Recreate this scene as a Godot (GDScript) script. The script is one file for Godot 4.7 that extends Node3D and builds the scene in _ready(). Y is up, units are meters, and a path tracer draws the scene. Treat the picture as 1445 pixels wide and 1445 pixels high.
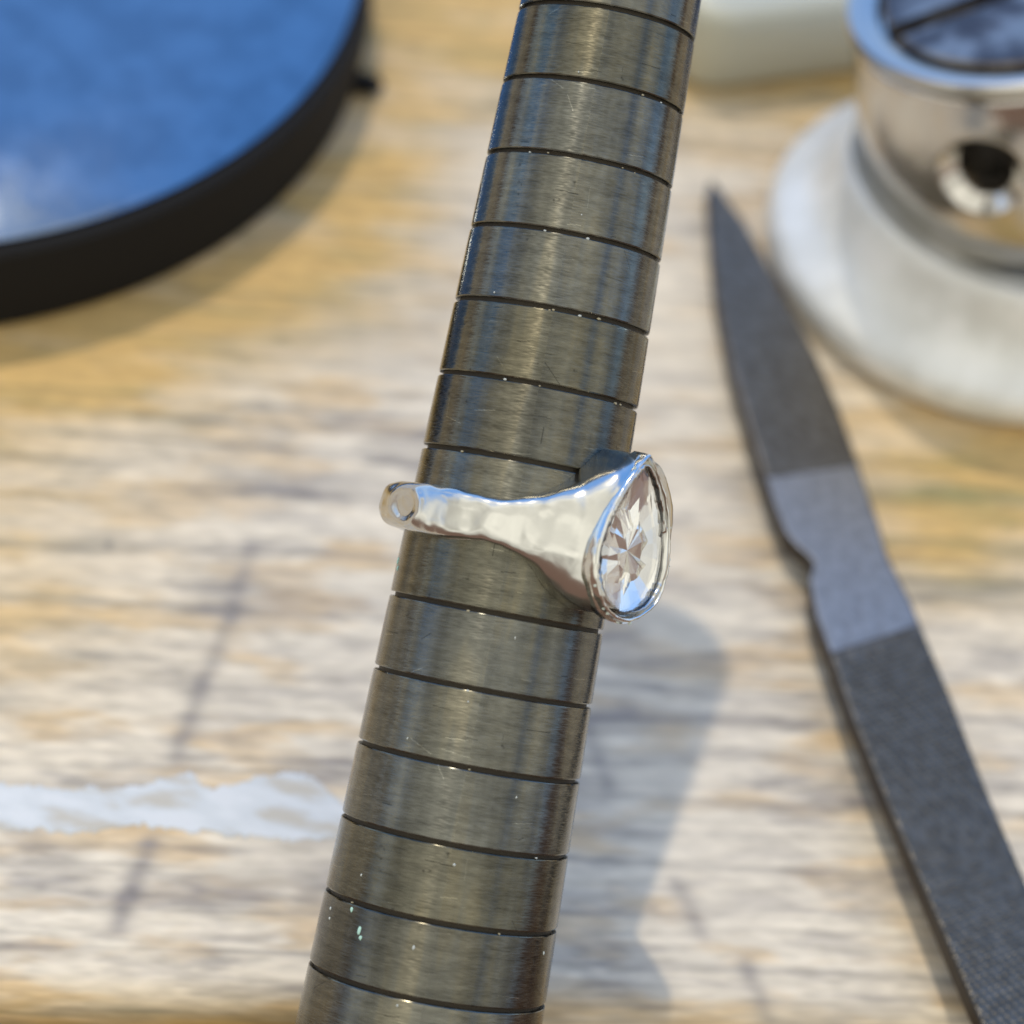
extends Node3D
# A jeweller's workbench in the sun: a hand made silver ring with a pear shaped clear stone on a grooved steel ring mandrel.

const MM := 0.001
var rng := RandomNumberGenerator.new()

# ---------------------------------------------------------------- naming
func tag(o: Node, label: String, category: String, group := "") -> void:
	o.set_meta("label", label)
	o.set_meta("category", category)
	if group != "":
		o.set_meta("group", group)

func thing(called: String, label: String, category: String, where := Transform3D.IDENTITY) -> Node3D:
	var o := Node3D.new()
	o.name = called
	o.transform = where
	add_child(o, true)
	tag(o, label, category)
	return o

func part(called: String, mesh: Mesh, mat: Material, parent: Node, where := Transform3D.IDENTITY) -> MeshInstance3D:
	var o := MeshInstance3D.new()
	o.name = called
	o.mesh = mesh
	o.material_override = mat
	o.transform = where
	parent.add_child(o, true)
	return o

# ---------------------------------------------------------------- mesh helpers (sizes in metres)
func lathe(prof: PackedVector2Array, sides := 96, crease := 35.0, tile_v := 0.057, closed := true) -> ArrayMesh:
	# prof: (radius, height) from bottom to top along the outside
	var st := SurfaceTool.new()
	st.begin(Mesh.PRIMITIVE_TRIANGLES)
	var group := 0
	var count := prof.size()
	for i in range(count - 1):
		var a := prof[i]
		var b := prof[i + 1]
		if i > 0:
			var d0 := (a - prof[i - 1]).normalized()
			var d1 := (b - a).normalized()
			if d0.dot(d1) < cos(deg_to_rad(crease)):
				group += 1
		st.set_smooth_group(group)
		for j in sides:
			var t0 := TAU * j / sides
			var t1 := TAU * (j + 1) / sides
			var p00 := Vector3(a.x * sin(t0), a.y, a.x * cos(t0))
			var p01 := Vector3(a.x * sin(t1), a.y, a.x * cos(t1))
			var p10 := Vector3(b.x * sin(t0), b.y, b.x * cos(t0))
			var p11 := Vector3(b.x * sin(t1), b.y, b.x * cos(t1))
			var u0 := float(j) / sides
			var u1 := float(j + 1) / sides
			if b.x > 1e-7:
				for c in [[p00, u0, a.y], [p10, u0, b.y], [p11, u1, b.y]]:
					st.set_uv(Vector2(c[1], c[2] / tile_v))
					st.add_vertex(c[0])
			if a.x > 1e-7:
				for c in [[p00, u0, a.y], [p11, u1, b.y], [p01, u1, a.y]]:
					st.set_uv(Vector2(c[1], c[2] / tile_v))
					st.add_vertex(c[0])
	st.generate_normals()
	return st.commit()

func grid(points: PackedVector3Array, nu: int, nv: int, wrap_u: bool, wrap_v: bool) -> ArrayMesh:
	# points[i * nv + j]; smooth normals; turned so that it faces outwards (or up for an open sheet)
	var norm := PackedVector3Array()
	norm.resize(points.size())
	var idx := PackedInt32Array()
	var mu := nu if wrap_u else nu - 1
	var mv := nv if wrap_v else nv - 1
	var volume := 0.0
	var rise := 0.0
	for i in mu:
		var i2 := (i + 1) % nu
		for j in mv:
			var j2 := (j + 1) % nv
			var a := i * nv + j
			var b := i2 * nv + j
			var c := i2 * nv + j2
			var d := i * nv + j2
			var n := (points[c] - points[a]).cross(points[d] - points[b])
			volume += n.dot(points[a])
			rise += n.y
			norm[a] += n
			norm[b] += n
			norm[c] += n
			norm[d] += n
			idx.append_array([a, b, c, a, c, d])
	var flip := volume < 0.0 if wrap_u or wrap_v else rise < 0.0
	if not flip:
		idx.reverse()
	for i in norm.size():
		norm[i] = (-norm[i] if flip else norm[i]).normalized()
	var arr := []
	arr.resize(Mesh.ARRAY_MAX)
	arr[Mesh.ARRAY_VERTEX] = points
	arr[Mesh.ARRAY_NORMAL] = norm
	arr[Mesh.ARRAY_INDEX] = idx
	var m := ArrayMesh.new()
	m.add_surface_from_arrays(Mesh.PRIMITIVE_TRIANGLES, arr)
	return m

func solid(faces: Array, smooth := false) -> ArrayMesh:
	# faces: arrays of 3 or more points, convex; the whole is turned to face outwards
	var volume := 0.0
	for f in faces:
		for k in range(1, f.size() - 1):
			volume += f[0].dot(f[k].cross(f[k + 1]))
	var st := SurfaceTool.new()
	st.begin(Mesh.PRIMITIVE_TRIANGLES)
	st.set_smooth_group(0 if smooth else -1)
	for f in faces:
		for k in range(1, f.size() - 1):
			st.add_vertex(f[0])
			st.add_vertex(f[k + 1] if volume > 0.0 else f[k])
			st.add_vertex(f[k] if volume > 0.0 else f[k + 1])
	st.generate_normals()
	return st.commit()

func rings_solid(rings: Array, smooth := false) -> ArrayMesh:
	# closed body through rings of equally many points, capped with fans at both ends
	var faces := []
	var n: int = rings[0].size()
	for r in range(rings.size() - 1):
		for j in n:
			var k := (j + 1) % n
			faces.append([rings[r][j], rings[r][k], rings[r + 1][k], rings[r + 1][j]])
	for e in [0, rings.size() - 1]:
		var mid := Vector3.ZERO
		for p in rings[e]:
			mid += p / n
		for j in n:
			var k := (j + 1) % n
			faces.append([mid, rings[e][k], rings[e][j]] if e == 0 else [mid, rings[e][j], rings[e][k]])
	return solid(faces, smooth)

func noise(seed_: int, freq: float, oct := 3, kind := FastNoiseLite.TYPE_SIMPLEX_SMOOTH) -> FastNoiseLite:
	var n := FastNoiseLite.new()
	n.seed = seed_
	n.frequency = freq
	n.noise_type = kind
	n.fractal_octaves = oct
	return n

func noise_bytes(seed_: int, freq: float, w: int, h: int, to_w: int, to_h: int, oct := 4) -> PackedByteArray:
	# a tiling noise picture, stretched to the wanted size
	var im := noise(seed_, freq, oct).get_seamless_image(w, h, false, false, 0.15)
	im.convert(Image.FORMAT_L8)
	if w != to_w or h != to_h:
		im.resize(to_w, to_h, Image.INTERPOLATE_CUBIC)
	return im.get_data()

func smoothed(x: float, table: Array) -> float:
	# smooth interpolation through (x, y) pairs
	if x <= table[0][0]:
		return table[0][1]
	for i in range(table.size() - 1):
		if x <= table[i + 1][0]:
			var y0: float = table[maxi(i - 1, 0)][1]
			var y3: float = table[mini(i + 2, table.size() - 1)][1]
			return cubic_interpolate(table[i][1], table[i + 1][1], y0, y3, (x - table[i][0]) / (table[i + 1][0] - table[i][0]))
	return table[-1][1]

func metal(c: Color, rough: float, metallic := 1.0) -> StandardMaterial3D:
	var m := StandardMaterial3D.new()
	m.albedo_color = c.linear_to_srgb()
	m.metallic = metallic
	m.roughness = rough
	return m

func relief(m: StandardMaterial3D, freq: float, scale: float, strength: float, seed_ := 3, kind := FastNoiseLite.TYPE_SIMPLEX_SMOOTH, oct := 4) -> void:
	var t := NoiseTexture2D.new()
	t.width = 512
	t.height = 512
	t.seamless = true
	t.noise = noise(seed_, freq, oct, kind)
	t.as_normal_map = true
	t.bump_strength = strength
	m.normal_enabled = true
	m.normal_texture = t
	m.normal_scale = 1.0
	m.uv1_triplanar = true
	m.uv1_scale = Vector3.ONE * scale
	m.uv1_triplanar_sharpness = 4.0

# ---------------------------------------------------------------- the scene
func _ready() -> void:
	rng.seed = 11
	# camera
	var cam := Camera3D.new()
	cam.name = "camera"
	add_child(cam)
	cam.transform = Transform3D(Basis(Vector3(0.97479, 0.14467, -0.16984), Vector3(-0.22311, 0.63209, -0.74208), Vector3(0.0, 0.76127, 0.64844)), Vector3(0.0, 0.204, 0.17377))
	var att := CameraAttributesPhysical.new()
	att.frustum_focal_length = 57.89
	att.frustum_near = 0.02
	att.frustum_far = 60.0
	att.frustum_focus_distance = 0.2095
	att.exposure_aperture = 57.89 / 5.5
	cam.attributes = att
	cam.current = true
	# sky and sun
	var env := Environment.new()
	env.background_mode = Environment.BG_SKY
	env.tonemap_mode = Environment.TONE_MAPPER_LINEAR
	env.tonemap_exposure = 0.85
	env.sdfgi_enabled = true
	env.ssao_enabled = true
	env.ssil_enabled = true
	var sky := Sky.new()
	var pano := PanoramaSkyMaterial.new()
	pano.panorama = sky_picture()
	sky.sky_material = pano
	env.sky = sky
	env.background_energy_multiplier = 3.5
	var we := WorldEnvironment.new()
	we.name = "world_environment"
	we.environment = env
	add_child(we)
	var sun := DirectionalLight3D.new()
	sun.name = "sun"
	sun.light_energy = 0.60
	sun.light_color = Color(1.0, 0.95, 0.86)
	sun.light_angular_distance = 1.2
	sun.shadow_enabled = true
	add_child(sun)
	var az := deg_to_rad(-31.0)
	var el := deg_to_rad(64.0)
	var to_sun := Vector3(sin(az) * cos(el), sin(el), -cos(az) * cos(el))
	sun.look_at_from_position(to_sun, Vector3.ZERO, Vector3.UP)

	build_bench()
	build_block()
	build_disc()
	build_vise()
	build_file()
	build_mandrel()
	build_ring()

func sky_picture() -> ImageTexture:
	# a blue sky with broken cloud, and a bank added behind the camera (+z) to grey reflections in metal
	var w := 512
	var h := 256
	var im := Image.create(w, h, false, Image.FORMAT_RGBF)
	var n := noise(21, 1.3, 5)
	for y in h:
		var elev := PI / 2 - PI * (y + 0.5) / h
		for x in w:
			var a := TAU * (x + 0.5) / w - PI
			var d := Vector3(-sin(a) * cos(elev), sin(elev), cos(a) * cos(elev))
			var up := maxf(d.y, 0.0)
			var c := Vector3(0.062, 0.175, 0.44).lerp(Vector3(0.32, 0.42, 0.55), pow(1.0 - up, 3.6))
			if d.y > 0.0:
				var p := Vector3(d.x, 0.35, d.z) / (d.y + 0.35)
				var cover := 0.7 * n.get_noise_3dv(p) + 0.20 + 0.80 * d.z
				var k := smoothstep(-0.05, 0.35, cover)
				var tone := 0.72 + 0.75 * n.get_noise_3dv(p * 0.8 + Vector3(40, 7, 3))
				c = c.lerp(Vector3(0.46, 0.455, 0.415) * tone, k)
			else:
				c = Vector3(0.085, 0.054, 0.042)
			im.set_pixel(x, y, Color(c.x, c.y, c.z))
	return ImageTexture.create_from_image(im)

# ---------------------------------------------------------------- bench
const BU := Vector3(0.97709, 0.0, -0.21282)      # along the front edge
const BV := Vector3(-0.21282, 0.0, -0.97709)     # away from the front edge
const EDGE := -0.0612                            # the front edge, in metres along BV

func bench_picture() -> Array:
	# colour of the wood; 220 mm square, u from -110 mm, v from -70 mm (row 0 is the far side)
	var s := 1024
	var fib := noise_bytes(1, 0.06, 190, 1024, s, s, 5)
	var lines := noise_bytes(6, 0.11, 26, 1024, s, s, 4)
	var fine := noise_bytes(2, 0.16, 300, 1024, s, s, 3)
	var flecks := noise_bytes(3, 0.03, 300, 1024, s, s, 4)
	var blot := noise_bytes(4, 0.022, 420, 1024, s, s, 5)
	var warm := PackedFloat32Array()
	warm.resize(s * s)
	var dark := PackedFloat32Array()
	dark.resize(s * s)
	# old varnish still on the wood, with yellow shade of the disc painted in: u, v, half sizes in mm, strength
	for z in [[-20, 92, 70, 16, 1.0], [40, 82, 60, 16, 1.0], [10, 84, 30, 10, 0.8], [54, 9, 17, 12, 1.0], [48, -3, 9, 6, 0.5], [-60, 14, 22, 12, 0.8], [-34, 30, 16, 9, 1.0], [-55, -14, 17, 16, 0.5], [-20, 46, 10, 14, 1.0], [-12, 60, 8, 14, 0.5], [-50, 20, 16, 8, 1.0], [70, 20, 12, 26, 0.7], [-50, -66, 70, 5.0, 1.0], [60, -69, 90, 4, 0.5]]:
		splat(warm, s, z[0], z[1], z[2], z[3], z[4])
	# grey worn-in dirt: pencil lines, dents and oil marks
	for z in [[-25.3, -14.1, 5, 2.6, 0.5], [-28.6, -48.4, 3.6, 1.5, 0.55], [-33, -15.5, 4, 1.6, 0.4], [-20, 2.5, 8, 2.0, 0.4], [-35.7, 9.5, 4, 1.6, 0.4], [48, 6.2, 14, 1.7, 0.75], [50, -7.2, 11, 1.4, 0.6], [-13, 12, 7, 1.6, 0.25], [12, -26, 3.5, 1.3, 0.45], [38, -34, 9, 1.0, 0.3], [28, -44, 3, 1.2, 0.35], [-45, -8, 4, 1.5, 0.35], [-20, 24, 12, 2, 0.25], [-8, 33, 9, 1.5, 0.25], [-5, 20, 14, 1.8, 0.2], [-22, -46, 4, 1.8, 0.3], [-15, -54, 3, 2, 0.3], [-44, -50, 7, 1.0, 0.3], [-60, -56, 12, 1.5, 0.3], [22, -26, 6, 1.4, 0.25]]:
		splat(dark, s, z[0], z[1], z[2], z[3], z[4])
	for i in 70:
		splat(dark, s, rng.randf_range(-62, 76), rng.randf_range(-60, 90), rng.randf_range(0.4, 1.5), rng.randf_range(0.3, 0.8), rng.randf_range(0.2, 0.5))
	for line in [[Vector2(-28.0, -5.5), Vector2(-29.6, -14.4), Vector2(-31.6, -21.7), Vector2(-33.4, -27.9), Vector2(-35.0, -34.5)], [Vector2(-36.6, -42.8), Vector2(-38.2, -48.4), Vector2(-39.6, -53.6)], [Vector2(6.4, -28.0), Vector2(8.6, -36.0)], [Vector2(20.2, -53.5), Vector2(22.0, -61.0)], [Vector2(14, -45), Vector2(16.5, -52)]]:
		for k in range(line.size() - 1):
			for q in 24:
				var p: Vector2 = line[k].lerp(line[k + 1], q / 24.0)
				splat(dark, s, p.x + rng.randf_range(-0.3, 0.3), p.y, rng.randf_range(0.8, 1.25), 0.6, 0.14)
	var out := PackedByteArray()
	out.resize(s * s * 3)
	var bump := PackedByteArray()
	bump.resize(s * s)
	for i in s * s:
		var f := fib[i] / 255.0
		var g := fine[i] / 255.0
		var fl := flecks[i] / 255.0
		var b := blot[i] / 255.0
		var ln := lines[i] / 255.0
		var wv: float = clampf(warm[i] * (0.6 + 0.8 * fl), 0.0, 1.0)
		var pink := clampf(0.78 * smoothstep(0.46, 0.74, fl) * (0.25 + b), 0.0, 1.0)
		var grey: float = clampf(smoothstep(0.52, 0.2, f) * 0.36 + 0.34 * smoothstep(0.42, 0.15, ln) + 0.40 * smoothstep(0.46, 0.2, b) * (1.0 - wv) + dark[i] * (0.75 + 0.5 * g), 0.0, 1.0)
		var r := 0.66
		var gr := 0.575
		var bl := 0.445
		r = lerpf(r, 0.56, pink)
		gr = lerpf(gr, 0.40, pink)
		bl = lerpf(bl, 0.22, pink)
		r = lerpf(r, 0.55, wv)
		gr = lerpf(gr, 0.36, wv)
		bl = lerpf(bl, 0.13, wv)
		r = lerpf(r, 0.25, grey)
		gr = lerpf(gr, 0.22, grey)
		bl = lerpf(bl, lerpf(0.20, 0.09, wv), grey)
		var k := 0.66 + 0.42 * g + 0.30 * ln
		out[i * 3] = int(clampf(pow(r * k, 1.0 / 2.2), 0.0, 1.0) * 255.0)
		out[i * 3 + 1] = int(clampf(pow(gr * k, 1.0 / 2.2), 0.0, 1.0) * 255.0)
		out[i * 3 + 2] = int(clampf(pow(bl * k, 1.0 / 2.2), 0.0, 1.0) * 255.0)
		bump[i] = int(clampf(0.5 * f + 0.5 * g - 0.4 * dark[i], 0.0, 1.0) * 255.0)
	return [ImageTexture.create_from_image(Image.create_from_data(s, s, false, Image.FORMAT_RGB8, out)), ImageTexture.create_from_image(Image.create_from_data(s, s, false, Image.FORMAT_L8, bump))]

func splat(to: PackedFloat32Array, s: int, u: float, v: float, ru: float, rv: float, k: float) -> void:
	var px := s / 220.0
	var cx := (u + 110.0) * px
	var cy := s - (v + 70.0) * px
	var rx := ru * px
	var ry := rv * px
	for y in range(maxi(0, int(cy - 2.2 * ry)), mini(s, int(cy + 2.2 * ry) + 1)):
		for x in range(maxi(0, int(cx - 2.2 * rx)), mini(s, int(cx + 2.2 * rx) + 1)):
			var dx := (x - cx) / rx
			var dy := (y - cy) / ry
			to[y * s + x] = minf(1.0, to[y * s + x] + k * exp(-(dx * dx + dy * dy) * 0.9))

func build_bench() -> void:
	var pics := bench_picture()
	var m := StandardMaterial3D.new()
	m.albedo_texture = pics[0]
	m.roughness = 0.62
	m.metallic_specular = 0.35
	m.heightmap_enabled = true
	m.heightmap_texture = pics[1]
	m.heightmap_scale = 0.007
	# a thick board with a worn, rounded front edge
	var st := SurfaceTool.new()
	st.begin(Mesh.PRIMITIVE_TRIANGLES)
	st.set_smooth_group(0)
	var prof := [Vector2(0.9, 0.0)]
	for v in [0.6, 0.3, 0.15, 0.05, -0.02, -0.045, -0.055]:
		prof.append(Vector2(v, 0.0))
	for k in 9:
		var t := PI / 2 * k / 8.0
		prof.append(Vector2(EDGE + 0.0035 - 0.0035 * sin(t), -0.0035 + 0.0035 * cos(t)))
	prof.append(Vector2(EDGE, -0.018))
	prof.append(Vector2(EDGE, -0.036))
	prof.append(Vector2(0.9, -0.036))
	prof.append(Vector2(0.9, 0.0))
	var us := [-0.6, -0.3, -0.11, 0.0, 0.11, 0.3, 0.6]
	var run := 0.0
	for i in range(prof.size() - 1):
		var a: Vector2 = prof[i]
		var b: Vector2 = prof[i + 1]
		if i > prof.size() - 5:
			st.set_smooth_group(1 + i)
		for j in range(us.size() - 1):
			var q := []
			for c in [[us[j], a], [us[j], b], [us[j + 1], b], [us[j + 1], a]]:
				var p: Vector3 = BU * c[0] + BV * c[1].x + Vector3.UP * c[1].y
				q.append([p, Vector2((c[0] + 0.11) / 0.22, 1.0 - (c[1].x + c[1].y + 0.07) / 0.22)])
			for k in [0, 2, 1, 0, 3, 2]:
				st.set_uv(q[k][1])
				st.add_vertex(q[k][0])
	for e in [us[0], us[-1]]:
		for k in range(1, prof.size() - 2):
			st.set_smooth_group(90)
			var tri := [prof[0], prof[k], prof[k + 1]]
			for c in ([tri[0], tri[1], tri[2]] if e < 0 else [tri[0], tri[2], tri[1]]):
				st.set_uv(Vector2(c.x / 0.22, c.y / 0.22))
				st.add_vertex(BU * e + BV * c.x + Vector3.UP * c.y)
	st.generate_normals()
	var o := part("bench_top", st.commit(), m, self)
	o.set_meta("kind", "structure")
	tag(o, "worn pale wooden workbench top with orange varnish left along its far side", "workbench")
	o.remove_meta("category")
	# the streak of dried paint
	var outline := [Vector2(-58, -37.4), Vector2(-51.3, -37.7), Vector2(-44, -37.9), Vector2(-37.8, -37.2), Vector2(-33.5, -35.5), Vector2(-31.0, -37.2), Vector2(-24.9, -35.2), Vector2(-21.4, -35.2), Vector2(-17.9, -38.8), Vector2(-18.6, -42.3), Vector2(-24.7, -42.9), Vector2(-28.8, -42.5), Vector2(-37.6, -42.0), Vector2(-42.9, -42.6), Vector2(-50.8, -43.0), Vector2(-58, -42.6)]
	var nz := noise(5, 0.35, 3)
	var fine: Array = []
	for i in outline.size():
		for k in 20:
			var p: Vector2 = outline[i].lerp(outline[(i + 1) % outline.size()], k / 20.0)
			fine.append(p + Vector2(nz.get_noise_2d(p.x, p.y), nz.get_noise_2d(p.x + 50, p.y)) * 0.55 + Vector2(0, nz.get_noise_2d(p.x * 5.0, p.y * 5.0 + 90)) * 0.45)
	var faces := []
	var mid := func(p: Vector2) -> Vector2: return Vector2(p.x, lerpf(p.y, -39.9, 0.07))
	var at := func(p: Vector2, h: float) -> Vector3: return (BU * p.x + BV * p.y + Vector3.UP * h) * MM
	for i in fine.size():
		var a: Vector2 = fine[i]
		var b: Vector2 = fine[(i + 1) % fine.size()]
		var ha := 0.1
		var hb := 0.1
		faces.append([at.call(a, 0.01), at.call(b, 0.01), at.call(mid.call(b), hb), at.call(mid.call(a), ha)])
		var a2 := Vector2(a.x, -39.9)
		var b2 := Vector2(b.x, -39.9)
		faces.append([at.call(mid.call(a), ha), at.call(mid.call(b), hb), at.call(b2, 0.102), at.call(a2, 0.102)])
	var pm := StandardMaterial3D.new()
	var pt := NoiseTexture2D.new()
	pt.width = 256
	pt.height = 256
	pt.seamless = true
	pt.noise = noise(71, 0.016, 6)
	var gradient := Gradient.new()
	gradient.offsets = PackedFloat32Array([0.25, 0.5, 0.75])
	gradient.colors = PackedColorArray([Color(0.46, 0.42, 0.35).linear_to_srgb(), Color(0.53, 0.545, 0.54).linear_to_srgb(), Color(0.60, 0.61, 0.60).linear_to_srgb()])
	pt.color_ramp = gradient
	pm.albedo_texture = pt
	pm.uv1_triplanar = true
	pm.uv1_scale = Vector3(20, 20, 60)
	pm.roughness = 0.55
	var sm := part("paint_streak", solid(faces), pm, self)
	tag(sm, "pale bluish white streak of dried paint across the bench, lower left of the mandrel", "paint streak")

# ---------------------------------------------------------------- block, disc, vise
func rounded_rect(w: float, d: float, r: float, n := 8) -> PackedVector2Array:
	var out := PackedVector2Array()
	for c in 4:
		var cx: float = (w / 2 - r) * (1 if c in [0, 3] else -1)
		var cy: float = (d / 2 - r) * (1 if c in [0, 1] else -1)
		for k in n + 1:
			var t := PI / 2 * (c + float(k) / n)
			out.append(Vector2(cx + r * cos(t), cy + r * sin(t)))
	return out

func build_block() -> void:
	var rings := []
	for e in [[-1.2, 0.0], [-0.4, 0.3], [0.0, 1.2], [0.0, 9.6], [-0.35, 11.0], [-1.2, 11.8], [-2.4, 12.0]]:
		var ring := PackedVector3Array()
		for p in rounded_rect(52 + 2 * e[0], 34 + 2 * e[0], 5.5 + e[0]):
			ring.append(Vector3(p.x, e[1], p.y) * MM)
		rings.append(ring)
	var m := StandardMaterial3D.new()
	m.albedo_color = Color(0.45, 0.44, 0.35).linear_to_srgb()
	m.roughness = 0.35
	relief(m, 0.02, 40.0, 1.5)
	var fx := Vector3(0.873, 0, -0.488)
	var fz := Vector3(0.488, 0, 0.873)
	var corner := Vector3(0.0095, 0.0002, -0.0745)
	var o := part("ceramic_block", rings_solid(rings, true), m, self, Transform3D(Basis(fx, Vector3.UP, fz), corner + fx * 0.026 - fz * 0.017))
	tag(o, "pale olive ceramic block with rounded corners at the back of the bench beside the vise", "block")

func build_disc() -> void:
	var o := thing("bench_block", "large round steel bench block with a sky blue shine and black rim", "bench block", Transform3D(Basis.IDENTITY, Vector3(-0.0906, 0.0, -0.0606)))
	var rub := StandardMaterial3D.new()
	rub.albedo_color = Color(0.012, 0.011, 0.010).linear_to_srgb()
	rub.roughness = 0.7
	rub.metallic_specular = 0.25
	part("rubber_base", lathe(PackedVector2Array([Vector2(0, 0.0001), Vector2(0.0590, 0.0001), Vector2(0.0597, 0.0006), Vector2(0.0602, 0.006), Vector2(0.0600, 0.0112), Vector2(0.0594, 0.0117), Vector2(0.0585, 0.0117), Vector2(0.0584, 0.0113), Vector2(0, 0.0113)]), 128), rub, o)
	var st := metal(Color(0.44, 0.50, 0.58), 0.15)
	relief(st, 0.01, 30.0, 0.35, 8)
	mottle(st, 0.008, 15, Color(0.24, 0.27, 0.29), Color(0.30, 0.33, 0.35))
	part("steel_face", lathe(PackedVector2Array([Vector2(0, 0.0114), Vector2(0.0580, 0.0114), Vector2(0.0583, 0.0116), Vector2(0.0583, 0.0121), Vector2(0.0577, 0.0124), Vector2(0.04, 0.0125), Vector2(0, 0.0125)]), 128), st, o)
	# a small dark bump sticking out of the rim
	var rings := []
	for e in [[0.0, 1.0], [1.6, 1.0], [3.0, 0.8], [3.8, 0.3]]:
		var ring := PackedVector3Array()
		for k in 10:
			var t := TAU * k / 10
			ring.append(Vector3(e[0], 1.4 + 1.3 * e[1] * sin(t), 1.6 * e[1] * cos(t)) * MM)
		rings.append(ring)
	var a := deg_to_rad(1.0)
	part("dark_bump", rings_solid(rings, true), rub, o, Transform3D(Basis(Vector3.UP, a), Vector3(cos(a), 0, -sin(a)) * 0.0594))

func build_vise() -> void:
	var o := thing("ball_vise", "polished steel ball vise with a key hole leaning in a pale round base", "ball vise", Transform3D(Basis.IDENTITY, Vector3(0.049776, 0.0, -0.055939)))
	var base := StandardMaterial3D.new()
	base.albedo_color = Color(0.78, 0.77, 0.72).linear_to_srgb()
	base.roughness = 0.42
	base.metallic = 0.25
	relief(base, 0.012, 30.0, 1.0, 12)
	mottle(base, 0.01, 18, Color(0.68, 0.67, 0.62), Color(0.80, 0.79, 0.75))
	part("base_ring", lathe(PackedVector2Array([Vector2(0, 0.0002), Vector2(0.0262, 0.0002), Vector2(0.0272, 0.0009), Vector2(0.0277, 0.0020), Vector2(0.0277, 0.0034), Vector2(0.0272, 0.0049), Vector2(0.0262, 0.0058), Vector2(0.0248, 0.0070), Vector2(0.0236, 0.0084), Vector2(0.0226, 0.0104), Vector2(0.0217, 0.0132), Vector2(0.0213, 0.0150), Vector2(0.0208, 0.0157), Vector2(0.0203, 0.0155), Vector2(0.0197, 0.0146), Vector2(0.0170, 0.0143), Vector2(0.0150, 0.0090), Vector2(0, 0.0090)]), 128, 50.0), base, o)
	# the ball, leaning to the left, with its flat top, bead and key hole
	var up := Vector3(-0.36, 0.93, -0.06).normalized()
	var back := up.cross(Vector3(1, 0, 0.12)).normalized() * -1.0
	var side := up.cross(back).normalized()
	var steel := metal(Color(0.60, 0.57, 0.52), 0.17)
	relief(steel, 0.012, 20.0, 0.5, 5)
	var dark := metal(Color(0.035, 0.03, 0.025), 0.6, 0.3)
	var world_into := Vector3(-0.20, -0.02, 0.98)
	var hole_at := atan2(world_into.dot(side), world_into.dot(back))
	var table := [[-8.5, 0.0], [-7.8, 12.0], [-5.5, 15.2], [-2.0, 17.6], [2.0, 18.7], [7.0, 19.1], [12.0, 19.0], [17.0, 18.8], [20.2, 18.4], [20.6, 17.8], [20.7, 0.0]]
	var angles := []
	for k in 90:
		angles.append(hole_at + 0.42 + (TAU - 0.84) * k / 90.0)
	for k in 130:
		angles.append(hole_at - 0.42 + 0.84 * k / 130.0)
	var heights := [[-8.5, 0.0], [-7.8, 12.0], [-6.6, 13.9]]
	var up_y := -5.5
	while up_y < 20.2:
		heights.append([up_y, smoothed(up_y, table)])
		up_y += 0.22 if up_y > 4.0 and up_y < 17.5 else 0.6
	heights.append_array([[20.2, 18.4], [20.45, 18.15], [20.6, 17.8], [20.65, 0.0]])
	var pts := PackedVector3Array()
	for a in angles:
		for e in heights:
			var rho: float = Vector2(wrapf(a - hole_at, -PI, PI) * 18.9, e[0] - 10.8).length()
			var r: float = e[1] - (clampf((5.0 - rho) * 1.3, 0.0, 1.9) if rho < 5.0 else 0.0) - 6.5 * smoothstep(3.45, 3.1, rho)
			pts.append(Vector3(sin(a) * r, e[0], cos(a) * r) * MM)
	var body := part("ball", grid(pts, angles.size(), heights.size(), true, false), steel, o, Transform3D(Basis(side, up, back), Vector3(0, 0.0185, 0)))
	var into := Vector3(sin(hole_at), 0, cos(hole_at))
	var zz := Vector3.UP.cross(into).normalized()
	part("hole_shade_cup", lathe(PackedVector2Array([Vector2(0, 0), Vector2(0.0036, 0), Vector2(0.0036, 0.0035), Vector2(0.0031, 0.0035), Vector2(0.0031, 0.0004), Vector2(0, 0.0004)]), 48), dark, body, Transform3D(Basis(zz, into, zz.cross(into)), into * 0.0122 + Vector3.UP * 0.0108))  # dark cup added in the hole, its colour standing in for shade
	var frame := Transform3D(Basis(side, up, back), Vector3(0, 0.0185, 0))
	part("top_bead", lathe(PackedVector2Array([Vector2(0.0150, 0.0209), Vector2(0.0183, 0.0209), Vector2(0.0189, 0.0213), Vector2(0.0190, 0.0220), Vector2(0.0186, 0.0227), Vector2(0.0178, 0.0229), Vector2(0.0168, 0.0226), Vector2(0.0155, 0.0221), Vector2(0.0150, 0.0209)]), 128), metal(Color(0.50, 0.48, 0.44), 0.30), o, frame)
	var plate := metal(Color(0.22, 0.20, 0.18), 0.34)
	relief(plate, 0.012, 22.0, 1.2, 6)
	mottle(plate, 0.012, 16, Color(0.09, 0.08, 0.08), Color(0.30, 0.28, 0.26))  # uneven dark tones painted in for mottled reflections on the jaw tops
	for sgn in [-1.0, 1.0]:
		var rings := []
		for y in [0.0208, 0.0224, 0.0228]:
			var ring := PackedVector3Array()
			var r := 0.0147 if y < 0.0226 else 0.0143
			ring.append(Vector3(-sqrt(r * r - 0.0014 * 0.0014), y, sgn * 0.0014))
			for k in 23:
				var t := PI * (k + 1) / 24.0
				ring.append(Vector3(-r * cos(t), y, sgn * maxf(r * sin(t), 0.0014)))
			ring.append(Vector3(sqrt(r * r - 0.0014 * 0.0014), y, sgn * 0.0014))
			rings.append(ring)
		part("jaw", rings_solid(rings), plate, o, frame * Transform3D(Basis(Vector3.UP, 0.6), Vector3.ZERO))

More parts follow.
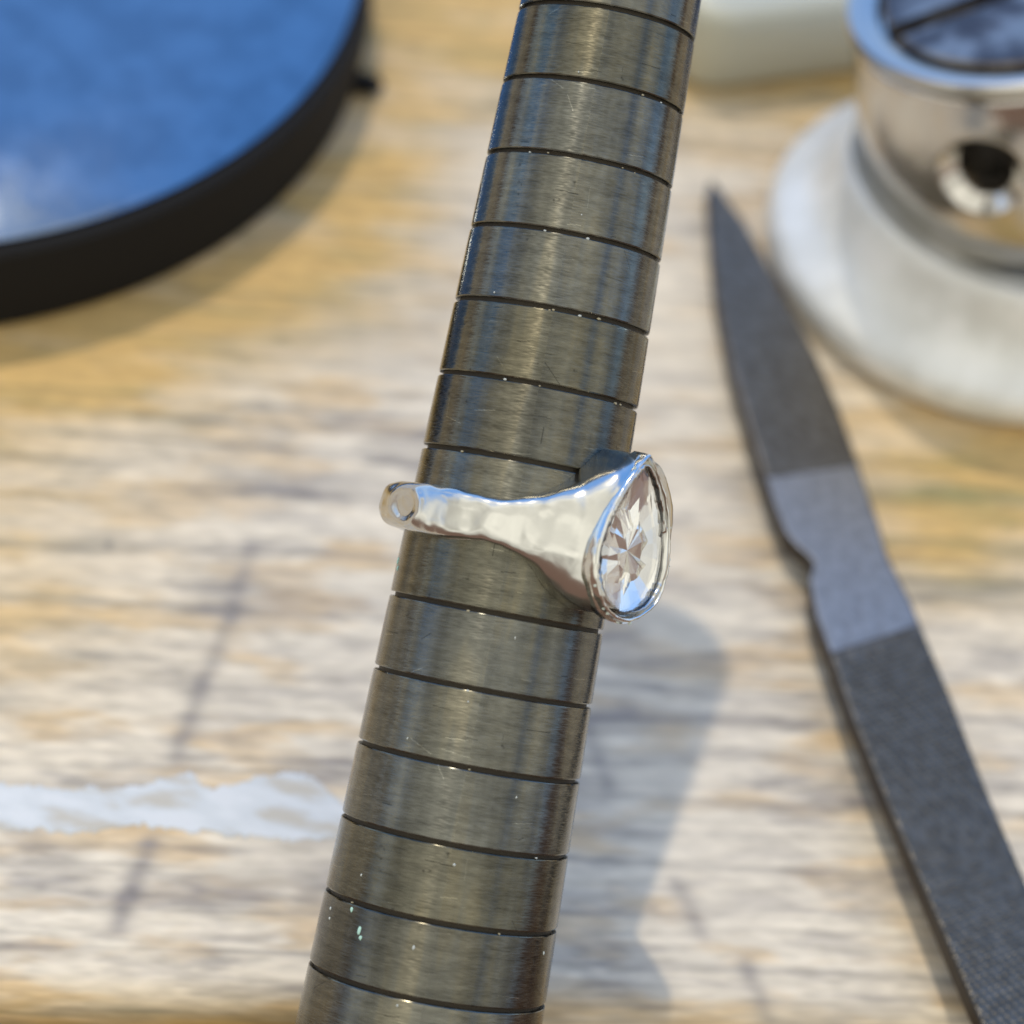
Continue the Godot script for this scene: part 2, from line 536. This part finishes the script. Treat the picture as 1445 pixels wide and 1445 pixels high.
# ---------------------------------------------------------------- file
const FL := Vector3(0.34663, 0.0374, 0.93726)
const FW := Vector3(0.93791, 0.0, -0.34687)
const FN := Vector3(-0.01297, 0.9993, -0.03508)
var file_left := [[-0.2, -0.3], [-0.85, 1.29], [-2.44, 9.17], [-4.36, 20.15], [-5.55, 31.76], [-5.86, 42.82], [-6.02, 52.83], [-5.75, 56.9], [-4.95, 58.7], [-4.1, 60.0], [-3.8, 60.9], [-4.1, 61.8], [-4.9, 63.2], [-5.5, 68.07], [-5.36, 74.4], [-5.3, 81.24], [-4.69, 91.78], [-3.99, 101.63], [-2.89, 116.64], [-2.6, 122]]
var file_right := [[0.2, -0.3], [0.51, 0.54], [2.31, 7.05], [3.74, 18.67], [5.14, 29.64], [5.55, 37.96], [5.41, 46.7], [5.25, 51.99], [5.16, 56.33], [4.97, 58.36], [4.85, 60.2], [4.95, 61.68], [5.55, 67.15], [5.64, 71.01], [5.99, 79.46], [6.1, 91.04], [6.57, 102.0], [7.01, 112.37], [7.2, 122]]

func linear_table(x: float, t: Array) -> float:
	for i in range(t.size() - 1):
		if x <= t[i + 1][1]:
			return lerpf(t[i][0], t[i + 1][0], clampf((x - t[i][1]) / (t[i + 1][1] - t[i][1]), 0.0, 1.0))
	return t[-1][0]

func mottle(m: StandardMaterial3D, freq: float, seed_: int, a: Color, b: Color) -> void:
	# uneven colour between two tones, on the triplanar mapping that the material has
	var t := NoiseTexture2D.new()
	t.width = 512
	t.height = 512
	t.seamless = true
	t.noise = noise(seed_, freq, 5)
	var g := Gradient.new()
	g.offsets = PackedFloat32Array([0.3, 0.75])
	g.colors = PackedColorArray([a.linear_to_srgb(), b.linear_to_srgb()])
	t.color_ramp = g
	m.albedo_color = Color.WHITE
	m.albedo_texture = t

func build_file() -> void:
	var o := thing("hand_file", "flat dark steel file with a notched smooth middle, lying right of the mandrel", "file", Transform3D(Basis(FW, FN, FL), Vector3(0.014957, 0.002084, -0.057233)))
	var sides := metal(Color(0.075, 0.065, 0.055), 0.5)
	var steel := metal(Color(1, 1, 1), 0.40)
	relief(steel, 0.02, 60.0, 0.35, 9)
	mottle(steel, 0.02, 9, Color(0.22, 0.215, 0.205), Color(0.28, 0.275, 0.265))
	var rings := []
	var z := -0.3
	while z <= 122.01:
		var l := linear_table(z, file_left)
		var r := linear_table(z, file_right)
		var ring := PackedVector3Array()
		var b := minf(0.13, (r - l) * 0.2)
		for p in [[l + b, -2.0], [l, -2.0 + b], [l, -b], [l + b, 0.0], [r - b, 0.0], [r, -b], [r, -2.0 + b], [r - b, -2.0]]:
			ring.append(Vector3(p[0], p[1], z) * MM)
		rings.append(ring)
		z += 0.2 if z > 56.0 and z < 63.0 else 0.9
	part("blade", rings_solid(rings), sides, o)
	# the two toothed faces: real rows of teeth crossed by a second cut
	var cut := metal(Color(1, 1, 1), 0.40)
	cut.uv1_triplanar = true
	cut.uv1_scale = Vector3.ONE * 45.0
	mottle(cut, 0.02, 10, Color(0.10, 0.088, 0.070), Color(0.145, 0.132, 0.11))
	var spots := noise(31, 0.25, 3)
	for zone in [[1.5, 48.6, 47.0, 0.42, 0.10], [73.3, 121.5, 0.0, 0.80, 0.30], [48.6, 73.2, 1.0, 0.6, 0.0]]:
		var nz_ := int((zone[1] - zone[0]) / 0.15)
		var nx := 64
		var pts := PackedVector3Array()
		for i in nz_ + 1:
			var t := float(i) / nz_
			for j in nx + 1:
				var s := float(j) / nx
				# the ends of the cut run a little aslant
				var z0: float = zone[0] if zone[2] > 0 else zone[0] - 3.0 * s
				var z1: float = zone[1] - 1.3 * s if zone[2] > 0 else zone[1]
				if zone[4] == 0.0:
					z0 = zone[0] - 1.3 * s
					z1 = zone[1] - 3.0 * s
				var zz := lerpf(z0, z1, t)
				var l := linear_table(zz, file_left) + 0.15
				var r := linear_table(zz, file_right) - 0.15
				var x := lerpf(l, r, s)
				var w1 := fposmod((zz + x * 0.30) / zone[3], 1.0)
				var w2 := fposmod((zz * 0.55 - x) / (zone[3] * 1.15), 1.0)
				var h: float = zone[4] * (w1 if w1 < 0.8 else (1.0 - w1) * 4.0) * (0.55 + 0.45 * smoothstep(0.0, 0.3, w2) * smoothstep(1.0, 0.75, w2))
				h *= 0.9 + 0.2 * spots.get_noise_2d(x, zz)
				h *= smoothstep(0.0, 2.2, zz - z0 + spots.get_noise_2d(x * 4, 3)) * smoothstep(0.0, 1.5, z1 - zz)
				if i == 0 or i == nz_ or j == 0 or j == nx:
					h = -0.03
				pts.append(Vector3(x, 0.012 + h, zz) * MM)
		part("toothed_face" if zone[4] > 0.0 else "smooth_face", grid(pts, nz_ + 1, nx + 1, false, false), cut if zone[4] > 0.0 else steel, o)

# ---------------------------------------------------------------- mandrel
const MA := Vector3(0.00208388, 0.01215551, 0.06942954)   # on the axis at the lower edge of the picture
const MY := Vector3(-0.03954328, 0.62585204, -0.77893873)
const MX := Vector3(0.99921462, 0.02675158, -0.02923168)
const MZ := Vector3(-0.00254314, 0.77948289, 0.62641836)
const TIP := 117.0

func mandrel_r(u: float) -> float:
	return 10.50 - 0.03025 * u

func steel_pictures() -> Array:
	var s := 1024
	var streak := noise_bytes(41, 0.06, 128, 1024, s, s, 4)
	var hair := noise_bytes(42, 0.34, 150, 1024, s, s, 2)
	var along := noise_bytes(43, 0.02, 1024, 96, s, s, 4)
	var spot := noise_bytes(44, 0.03, s, s, s, s, 4)
	var col := PackedByteArray()
	col.resize(s * s * 3)
	var rough := PackedByteArray()
	rough.resize(s * s)
	var bump := PackedByteArray()
	bump.resize(s * s)
	for i in s * s:
		var a := streak[i] / 255.0
		var h := hair[i] / 255.0
		var l := along[i] / 255.0
		var p := spot[i] / 255.0
		var v: float = 0.146 * (0.38 + 0.54 * a + 0.76 * h) * (0.74 + 0.52 * l)
		v *= 1.0 - 0.6 * smoothstep(0.84, 0.97, p)
		var brown := smoothstep(0.45, 0.75, l)
		col[i * 3] = int(pow(v * lerpf(1.03, 1.06, brown), 1.0 / 2.2) * 255.0)
		col[i * 3 + 1] = int(pow(v * lerpf(1.0, 0.98, brown), 1.0 / 2.2) * 255.0)
		col[i * 3 + 2] = int(pow(v * lerpf(0.82, 0.73, brown), 1.0 / 2.2) * 255.0)
		rough[i] = int(clampf(0.15 + 0.20 * h + 0.12 * (p - 0.5), 0.08, 1.0) * 255.0)
		bump[i] = int(clampf(0.5 * h + 0.3 * a + 0.2 * p, 0.0, 1.0) * 255.0)
	# scratches and nicks in all directions, most of them along the turning marks
	for q in 260:
		var x := rng.randf_range(0, s)
		var y := rng.randf_range(0, s)
		var ang := rng.randf_range(-0.12, 0.12) if q % 4 else rng.randf_range(-1.6, 1.6)
		var k := rng.randf_range(1.25, 1.9) if rng.randf() < 0.55 else rng.randf_range(0.35, 0.75)
		for e in rng.randi_range(6, 44):
			var ix := int(fposmod(x + e * cos(ang), s))
			var iy := int(fposmod(y + e * sin(ang), s))
			for c in 3:
				var at := (iy * s + ix) * 3 + c
				col[at] = int(clampf(col[at] * pow(k, 0.6), 0, 255))
			bump[iy * s + ix] = int(clampf(bump[iy * s + ix] * (0.6 if k < 1.0 else 1.3), 0, 255))
	return [ImageTexture.create_from_image(Image.create_from_data(s, s, false, Image.FORMAT_RGB8, col)), ImageTexture.create_from_image(Image.create_from_data(s, s, false, Image.FORMAT_L8, rough)), ImageTexture.create_from_image(Image.create_from_data(s, s, false, Image.FORMAT_L8, bump))]

func build_mandrel() -> void:
	var o := thing("ring_mandrel", "tapered dark steel ring mandrel with size grooves, carrying the silver ring", "ring mandrel", Transform3D(Basis(MX, MY, MZ), MA))
	var pics := steel_pictures()
	var m := StandardMaterial3D.new()
	m.albedo_texture = pics[0]
	m.metallic = 1.0
	m.roughness = 1.0
	m.roughness_texture = pics[1]
	m.anisotropy_enabled = true
	m.anisotropy = -0.95
	m.heightmap_enabled = true
	m.heightmap_texture = pics[2]
	m.heightmap_scale = 0.0022
	var tones: Array[StandardMaterial3D] = []
	for c in [Color(1, 1, 1), Color(0.94, 0.93, 0.90), Color(0.97, 0.98, 1.0), Color(0.90, 0.90, 0.90)]:
		var v: StandardMaterial3D = m.duplicate()
		v.albedo_color = c
		tones.append(v)
	var grime := StandardMaterial3D.new()
	grime.albedo_color = Color(0.035, 0.026, 0.014).linear_to_srgb()
	grime.roughness = 0.55
	grime.metallic = 0.4
	relief(grime, 0.05, 300.0, 3.0, 14)
	part("core", lathe(PackedVector2Array([Vector2(0, -34.0), Vector2(mandrel_r(-34.0) - 0.42, -34.0), Vector2(mandrel_r(TIP) - 0.42, TIP - 1.0), Vector2(0, TIP - 1.0)]) * Transform2D().scaled(Vector2(MM, MM)), 128), grime, o)
	var wob := noise(51, 0.6, 2)
	var k := -19
	while true:
		var y0 := 88.2 - 6.497 * (k + 14) + 0.0
		k += 1
		if y0 < -30.0:
			break
	k = 0
	var lo := 88.2 - 6.497 * 17
	while lo < TIP - 1.0:
		var hi := minf(lo + 6.497, TIP)
		var a := lo + 0.20 + 0.03 * wob.get_noise_1d(lo)
		var b := hi - 0.20 + 0.03 * wob.get_noise_1d(hi + 9)
		var prof := PackedVector2Array([Vector2(mandrel_r(a) - 0.5, a), Vector2(mandrel_r(a) - 0.06, a), Vector2(mandrel_r(a) + 0.0, a + 0.10)])
		for q in range(1, 7):
			var y := lerpf(a, b, q / 7.0)
			prof.append(Vector2(mandrel_r(y) + 0.012, y))
		if hi >= TIP:
			prof.append_array([Vector2(mandrel_r(b) - 0.3, b - 0.3), Vector2(mandrel_r(b) - 1.5, b), Vector2(0, b)])
		else:
			prof.append_array([Vector2(mandrel_r(b) + 0.0, b - 0.07), Vector2(mandrel_r(b) - 0.06, b), Vector2(mandrel_r(b) - 0.5, b)])
		for i in prof.size():
			prof[i] *= MM
		part("size_band", lathe(prof, 160, 30.0), tones[[0, 2, 1, 0, 3, 1, 2][k % 7]], o)
		k += 1
		lo += 6.497
	# the turned wooden handle below the picture
	var wood := StandardMaterial3D.new()
	wood.albedo_color = Color(0.34, 0.17, 0.07).linear_to_srgb()
	wood.roughness = 0.4
	var hp := PackedVector2Array([Vector2(0, -125), Vector2(9, -124), Vector2(13, -118), Vector2(14.5, -100), Vector2(13.5, -75), Vector2(11.5, -55), Vector2(12.5, -42), Vector2(12, -36), Vector2(11, -34.2), Vector2(0, -34.2)])
	for i in hp.size():
		hp[i] *= MM
	part("handle", lathe(hp, 64, 60.0), wood, o)
	# crumbs of polish and plaster stuck to the steel: height along the axis, sine of the angle, size
	var crumb := StandardMaterial3D.new()
	crumb.albedo_color = Color(0.46, 0.48, 0.44).linear_to_srgb()
	crumb.roughness = 0.8
	var mint := StandardMaterial3D.new()
	mint.albedo_color = Color(0.40, 0.62, 0.52).linear_to_srgb()
	mint.roughness = 0.8
	for c in [[8.1, -0.62, 0.42, 0.20, 1], [7.6, -0.60, 0.22, 0.16, 1], [9.6, -0.72, 0.26, 0.15, 1], [9.0, -0.90, 0.16, 0.13, 0], [8.2, -0.89, 0.13, 0.11, 0], [7.9, -0.16, 0.22, 0.12, 0], [15.2, 0.04, 0.13, 0.13, 0], [12.6, -0.70, 0.12, 0.10, 0], [8.6, 0.90, 0.18, 0.10, 0], [21.5, 0.45, 0.12, 0.09, 0], [48.6, 0.78, 0.14, 0.12, 0], [39.0, -0.985, 0.42, 0.16, 1], [38.4, -0.97, 0.25, 0.12, 1], [24.6, -0.55, 0.12, 0.08, 0], [3.0, -0.2, 0.15, 0.1, 0], [28.6, -0.1, 0.09, 0.08, 0], [34.5, 0.2, 0.16, 0.07, 0], [62.8, -0.6, 0.1, 0.08, 0], [70.4, 0.1, 0.1, 0.08, 0], [82.3, -0.2, 0.1, 0.07, 0]]:
		var th := asin(c[1])
		var rings := []
		for e in [[1.0, -0.02], [0.8, 0.05], [0.35, 0.085]]:
			var ring := PackedVector3Array()
			for q in 9:
				var t := TAU * q / 9
				var w := 0.75 + 0.5 * rng.randf()
				ring.append(Vector3(cos(t) * c[3] * e[0] * w, sin(t) * c[2] * e[0] * w, e[1]) * MM)
			rings.append(ring)
		var n := Vector3(sin(th), 0, cos(th))
		part("crumb", rings_solid(rings, true), mint if c[4] == 1 else crumb, o, Transform3D(Basis(Vector3(cos(th), 0, -sin(th)), Vector3.UP, n), (n * (mandrel_r(c[0]) + 0.012) + Vector3.UP * c[0]) * MM))
	# grit in the grooves
	for i in 26:
		var gk := rng.randi_range(0, 13)
		var y := 88.2 - 6.497 * gk - rng.randf_range(0.05, 0.26)
		var th := asin(rng.randf_range(-0.98, 0.98))
		var sz := rng.randf_range(0.05, 0.12)
		var rings := []
		for e in [[1.0, -0.08], [0.9, 0.05], [0.3, 0.08]]:
			var ring := PackedVector3Array()
			for q in 6:
				var t := TAU * q / 6
				ring.append(Vector3(cos(t) * e[0] * (1.0 + rng.randf() * 0.8) * sz, sin(t) * e[0] * sz, e[1]) * MM)
			rings.append(ring)
		var n := Vector3(sin(th), 0, cos(th))
		part("grit", rings_solid(rings), crumb if i % 3 == 0 else grime_light(), o, Transform3D(Basis(Vector3(cos(th), 0, -sin(th)), Vector3.UP, n), (n * (mandrel_r(y) - 0.06) + Vector3.UP * y) * MM))

var _gl: StandardMaterial3D
func grime_light() -> StandardMaterial3D:
	if _gl == null:
		_gl = StandardMaterial3D.new()
		_gl.albedo_color = Color(0.30, 0.26, 0.16).linear_to_srgb()
		_gl.roughness = 0.5
	return _gl

# ---------------------------------------------------------------- ring
const RING_U := 43.7
const HEAD := 50.0        # where round the mandrel the stone faces, in degrees
const RIM := 14.1         # its distance from the axis, in mm
var pear := PackedVector2Array()

func pear_point(t: float, inset := 0.0) -> Vector2:
	# t from the tip round; x along the band, y along the mandrel
	var sharp := 0.98 if inset < -0.45 else 0.74
	var f := func(tt: float) -> Vector2:
		var s := sin(tt)
		var k := pow(absf(sin(tt / 2)), sharp)
		return Vector2(5.75 * s * k - 0.45 * cos(tt) - 0.5, 0.78 + 6.6 * cos(tt) + 0.25 * sin(tt))
	var p: Vector2 = f.call(t)
	if inset != 0.0:
		var d: Vector2 = (f.call(t + 0.01) - f.call(t - 0.01)).normalized()
		p += Vector2(d.y, -d.x) * -inset * -1.0 if false else Vector2(-d.y, d.x) * inset * -1.0
	return p

func smooth_min(a: float, b: float, k: float) -> float:
	var h := clampf(0.5 + 0.5 * (b - a) / k, 0.0, 1.0)
	return lerpf(b, a, h) - k * h * (1.0 - h)

func pear_radius(q: Vector2) -> Array:
	# (distance of q from the middle, distance of the outline in that direction)
	var mid := Vector2(0, -0.6)
	var a := (q - mid).angle()
	var k := int(floor((a + PI) / TAU * 256.0)) % 256
	return [(q - mid).length(), pear_r[k]]

var pear_r := PackedFloat32Array()

func build_ring() -> void:
	pear_r.resize(256)
	pear_r.fill(0.0)
	for i in 4096:
		var q := pear_point(TAU * i / 4096.0) - Vector2(0, -0.6)
		pear_r[int(floor((q.angle() + PI) / TAU * 256.0)) % 256] = q.length()
	var o := thing("silver_ring", "hammered silver ring set with a clear pear shaped stone, on the mandrel", "ring", Transform3D(Basis(MX, MY, MZ), MA + MY * RING_U * MM))
	var silver := metal(Color(0.60, 0.585, 0.54), 0.21)
	relief(silver, 0.016, 90.0, 0.28, 17, FastNoiseLite.TYPE_SIMPLEX_SMOOTH, 2)
	var top := [[-180, 2.0], [-110, 2.1], [-75, 2.2], [-35, 2.2], [-8, 2.0], [10, 3.0], [25, 4.6], [36, 6.6], [44, 7.7], [50, 7.9], [58, 7.6], [66, 6.2], [78, 4.4], [95, 2.8], [112, 2.1], [180, 2.0]]
	var bot := [[-180, 2.0], [-110, 1.9], [-75, 1.9], [-35, 2.05], [-8, 1.75], [10, 2.8], [25, 4.9], [36, 5.75], [44, 5.95], [50, 5.95], [58, 5.8], [66, 5.3], [78, 4.2], [95, 2.8], [112, 2.0], [180, 2.0]]
	var outer := [[-180, 11.0], [-120, 11.2], [-92, 11.55], [-80, 11.75], [-66, 11.5], [-40, 11.05], [-8, 10.85], [10, 11.5], [25, 13.3], [36, 14.9], [50, 14.9], [64, 14.9], [78, 13.3], [95, 11.5], [112, 11.0], [180, 11.0]]
	var lump := noise(61, 0.28, 2)
	var wrink := noise(62, 0.8, 2)
	var nu := 480
	var nv := 128
	var pts := PackedVector3Array()
	var head := deg_to_rad(HEAD)
	for i in nu:
		var deg := -180.0 + 360.0 * i / nu
		var th := deg_to_rad(deg)
		var at: float = smoothed(deg, top)
		var ab: float = -smoothed(deg, bot)
		var ro: float = smoothed(deg, outer)
		var shift := 0.45 * smoothstep(-90.0, 50.0, deg) * 0.0
		for j in nv:
			var ph := TAU * j / nv
			var c := cos(ph)
			var s := sin(ph)
			var am := (at + ab) / 2 + shift
			var aw := (at - ab) / 2
			var a := am + aw * signf(c) * pow(absf(c), lerpf(0.78, 0.52, smoothstep(-75.0, -40.0, deg)))
			var inner := mandrel_r(RING_U + a) + 0.03
			var r := inner
			if s > 0.0:
				# the stone's seat
				var dth := th - head
				var full := ro - inner
				var k := pow(s, lerpf(0.62, 0.40, smoothstep(-70.0, -25.0, deg)))
				r = inner + full * k
				if absf(dth) < 1.2:
					var q := Vector2(RIM * tan(dth), a)
					var pr := pear_radius(q)
					var d: float = pr[0] - pr[1]
					var plane := (14.0 - 0.34 * maxf(d, 0.0)) / cos(dth)
					if d < -0.55:
						plane = 12.0 / cos(dth)
					r = minf(r, plane) if d < 0.0 else lerpf(r, smooth_min(r, plane, 0.45), smoothstep(1.15, 0.5, absf(dth)))
					r = maxf(r, inner + 0.02)
				var near := 1.0
				if absf(th - head) < 1.2:
					var pr2 := pear_radius(Vector2(RIM * tan(th - head), a))
					near = smoothstep(0.0, 2.5, pr2[0] - pr2[1])
				r -= 0.42 * near * maxf(0.0, -a - 1.7) * smoothstep(0.0, 24.0, deg) * smoothstep(100.0, 70.0, deg) * clampf((r - inner) / 1.5, 0.0, 1.0)
				r = maxf(r, inner + 0.02)
				var p0 := Vector3(sin(th) * r, a, cos(th) * r)
				var free := k * (0.3 + 0.7 * smoothstep(-0.2, 1.5, absf(dth) * RIM - 2.0))
				r += (0.17 * lump.get_noise_3dv(p0) + 0.018 * wrink.get_noise_3dv(p0)) * free
				# the flat hammered dent near the left side
				r -= 0.0
				var dd := Vector2((deg + 57.0) / 10.5, (a - 0.1) / 1.5).length()
				r -= 0.32 * smoothstep(1.0, 0.5, dd) - 0.07 * exp(-pow((dd - 1.12) / 0.14, 2.0))
				a += 0.14 * lump.get_noise_3d(p0.x + 40, p0.y * 0.4, p0.z) * absf(c)
			pts.append(Vector3(sin(th) * r, a, cos(th) * r) * MM)
	part("band", grid(pts, nu, nv, true, true), silver, o)
	# the bezel
	var hn := Vector3(sin(head), 0, cos(head))
	var hu := Vector3(cos(head), 0, -sin(head))
	var nb := 160
	var prof := [[0.30, 11.6], [0.16, 12.6], [0.02, 13.7], [-0.06, 14.0], [-0.14, 14.06], [-0.26, 14.06], [-0.36, 13.95], [-0.42, 13.5], [-0.48, 12.3]]
	var bz := PackedVector3Array()
	for i in nb:
		var t := TAU * i / nb
		for e in prof:
			var q := pear_point(t, e[0])
			var wv: float = 0.05 * wrink.get_noise_2d(q.x * 0.8, q.y * 0.8) + 0.10 * lump.get_noise_2d(q.x, q.y + 30)
			var tw := wrapf(t, -PI, PI)
			q.y += (0.42 if e[0] > -0.1 else 0.14) * exp(-tw * tw / 0.22)
			q += (q - Vector2(0, -0.6)).normalized() * wv * (1.0 if e[1] > 13.0 else 0.3)
			bz.append((hu * q.x + hn * (e[1] + (wv * 1.2 if e[1] > 13.0 else 0.0)) + Vector3.UP * q.y) * MM)
	var bm := metal(Color(0.70, 0.68, 0.62), 0.17)
	relief(bm, 0.02, 110.0, 0.4, 19, FastNoiseLite.TYPE_SIMPLEX_SMOOTH, 2)
	part("bezel", grid(bz, nb, prof.size(), true, true), bm, o)
	# the stone: table, crown, girdle and pavilion facets
	var gem := StandardMaterial3D.new()
	gem.albedo_color = Color(1, 1, 1, 0.0)
	gem.roughness = 0.0
	gem.transparency = BaseMaterial3D.TRANSPARENCY_ALPHA
	gem.refraction_enabled = true
	gem.refraction_scale = 0.032
	var n := 24
	var ring_of := func(scale: float, rho: float, half: float) -> PackedVector3Array:
		var out := PackedVector3Array()
		for i in n:
			var q := pear_point(TAU * (i + half) / n, -0.5)
			q = Vector2(0, -0.5) + (q - Vector2(0, -0.5)) * scale
			out.append((hu * q.x + hn * rho + Vector3.UP * q.y) * MM)
		return out
	var girdle: PackedVector3Array = ring_of.call(1.0, 13.42, 0.0)
	var crown: PackedVector3Array = ring_of.call(0.76, 13.98, 0.5)
	var table: PackedVector3Array = ring_of.call(0.52, 14.2, 0.0)
	var back: PackedVector3Array = ring_of.call(1.0, 13.36, 0.0)
	var f := []
	for i in n:
		var j := (i + 1) % n
		f.append([girdle[i], girdle[j], crown[i]])
		f.append([crown[i], girdle[j], crown[j]])
		f.append([crown[i], crown[j], table[j]])
		f.append([crown[i], table[j], table[i]])
		f.append([girdle[j], girdle[i], back[i], back[j]])
	f.append(Array(table))
	var kk := Array(back)
	kk.reverse()
	f.append(kk)
	part("stone", solid(f), gem, o)
	# faceted mirror added below it to make the stone sparkle
	var mirror_facets := []
	var rows := []
	for e in [[1.03, 13.33, 0.0, 0.0], [0.89, 13.02, 0.5, 0.24], [0.73, 12.85, 0.0, 0.36], [0.54, 12.66, 0.5, 0.32], [0.30, 12.86, 0.0, 0.26]]:
		var row: PackedVector3Array = ring_of.call(e[0], e[1], e[2])
		for i in n:
			row[i] += (hn * rng.randf_range(-1, 1) * 0.8 + hu * rng.randf_range(-1, 1) + Vector3.UP * rng.randf_range(-1, 1)) * e[3] * MM
		rows.append(row)
	for q in 4:
		for i in n:
			var j := (i + 1) % n
			if q % 2 == 0:
				mirror_facets.append([rows[q][i], rows[q][j], rows[q + 1][i]])
				mirror_facets.append([rows[q + 1][i], rows[q][j], rows[q + 1][j]])
			else:
				mirror_facets.append([rows[q][i], rows[q][j], rows[q + 1][j]])
				mirror_facets.append([rows[q][i], rows[q + 1][j], rows[q + 1][i]])
	var eye := hn * 12.8 * MM + (hu * -0.5 + Vector3.UP * -0.3) * MM
	var deep := hn * 12.2 * MM + (hu * -0.5 + Vector3.UP * -0.3) * MM
	for i in n:
		mirror_facets.append([rows[4][i], rows[4][(i + 1) % n], eye])
		mirror_facets.append([rows[0][(i + 1) % n], rows[0][i], deep])
	part("mirror_seat", solid(mirror_facets), metal(Color(0.84, 0.82, 0.77), 0.16), o)
	# dried polish left round the rim of the stone
	var crumb := StandardMaterial3D.new()
	crumb.albedo_color = Color(0.55, 0.60, 0.52).linear_to_srgb()
	crumb.roughness = 0.8
	for i in 20:
		var t := rng.randf_range(0.3, 3.3) if i < 15 else rng.randf_range(3.4, 6.1)
		var q := pear_point(t, rng.randf_range(-0.62, -0.38))
		var sz := rng.randf_range(0.05, 0.15)
		var rings := []
		for e in [[1.0, -0.12], [0.8, 0.07], [0.3, 0.10]]:
			var ring := PackedVector3Array()
			for k in 7:
				var w: float = sz * e[0] * (0.7 + 0.8 * rng.randf())
				ring.append(Vector3(cos(TAU * k / 7) * w, sin(TAU * k / 7) * w, e[1]) * MM)
			rings.append(ring)
		part("crumb", rings_solid(rings), crumb, o, Transform3D(Basis(hu, Vector3.UP, hn), (hu * q.x + hn * 13.86 + Vector3.UP * q.y) * MM))
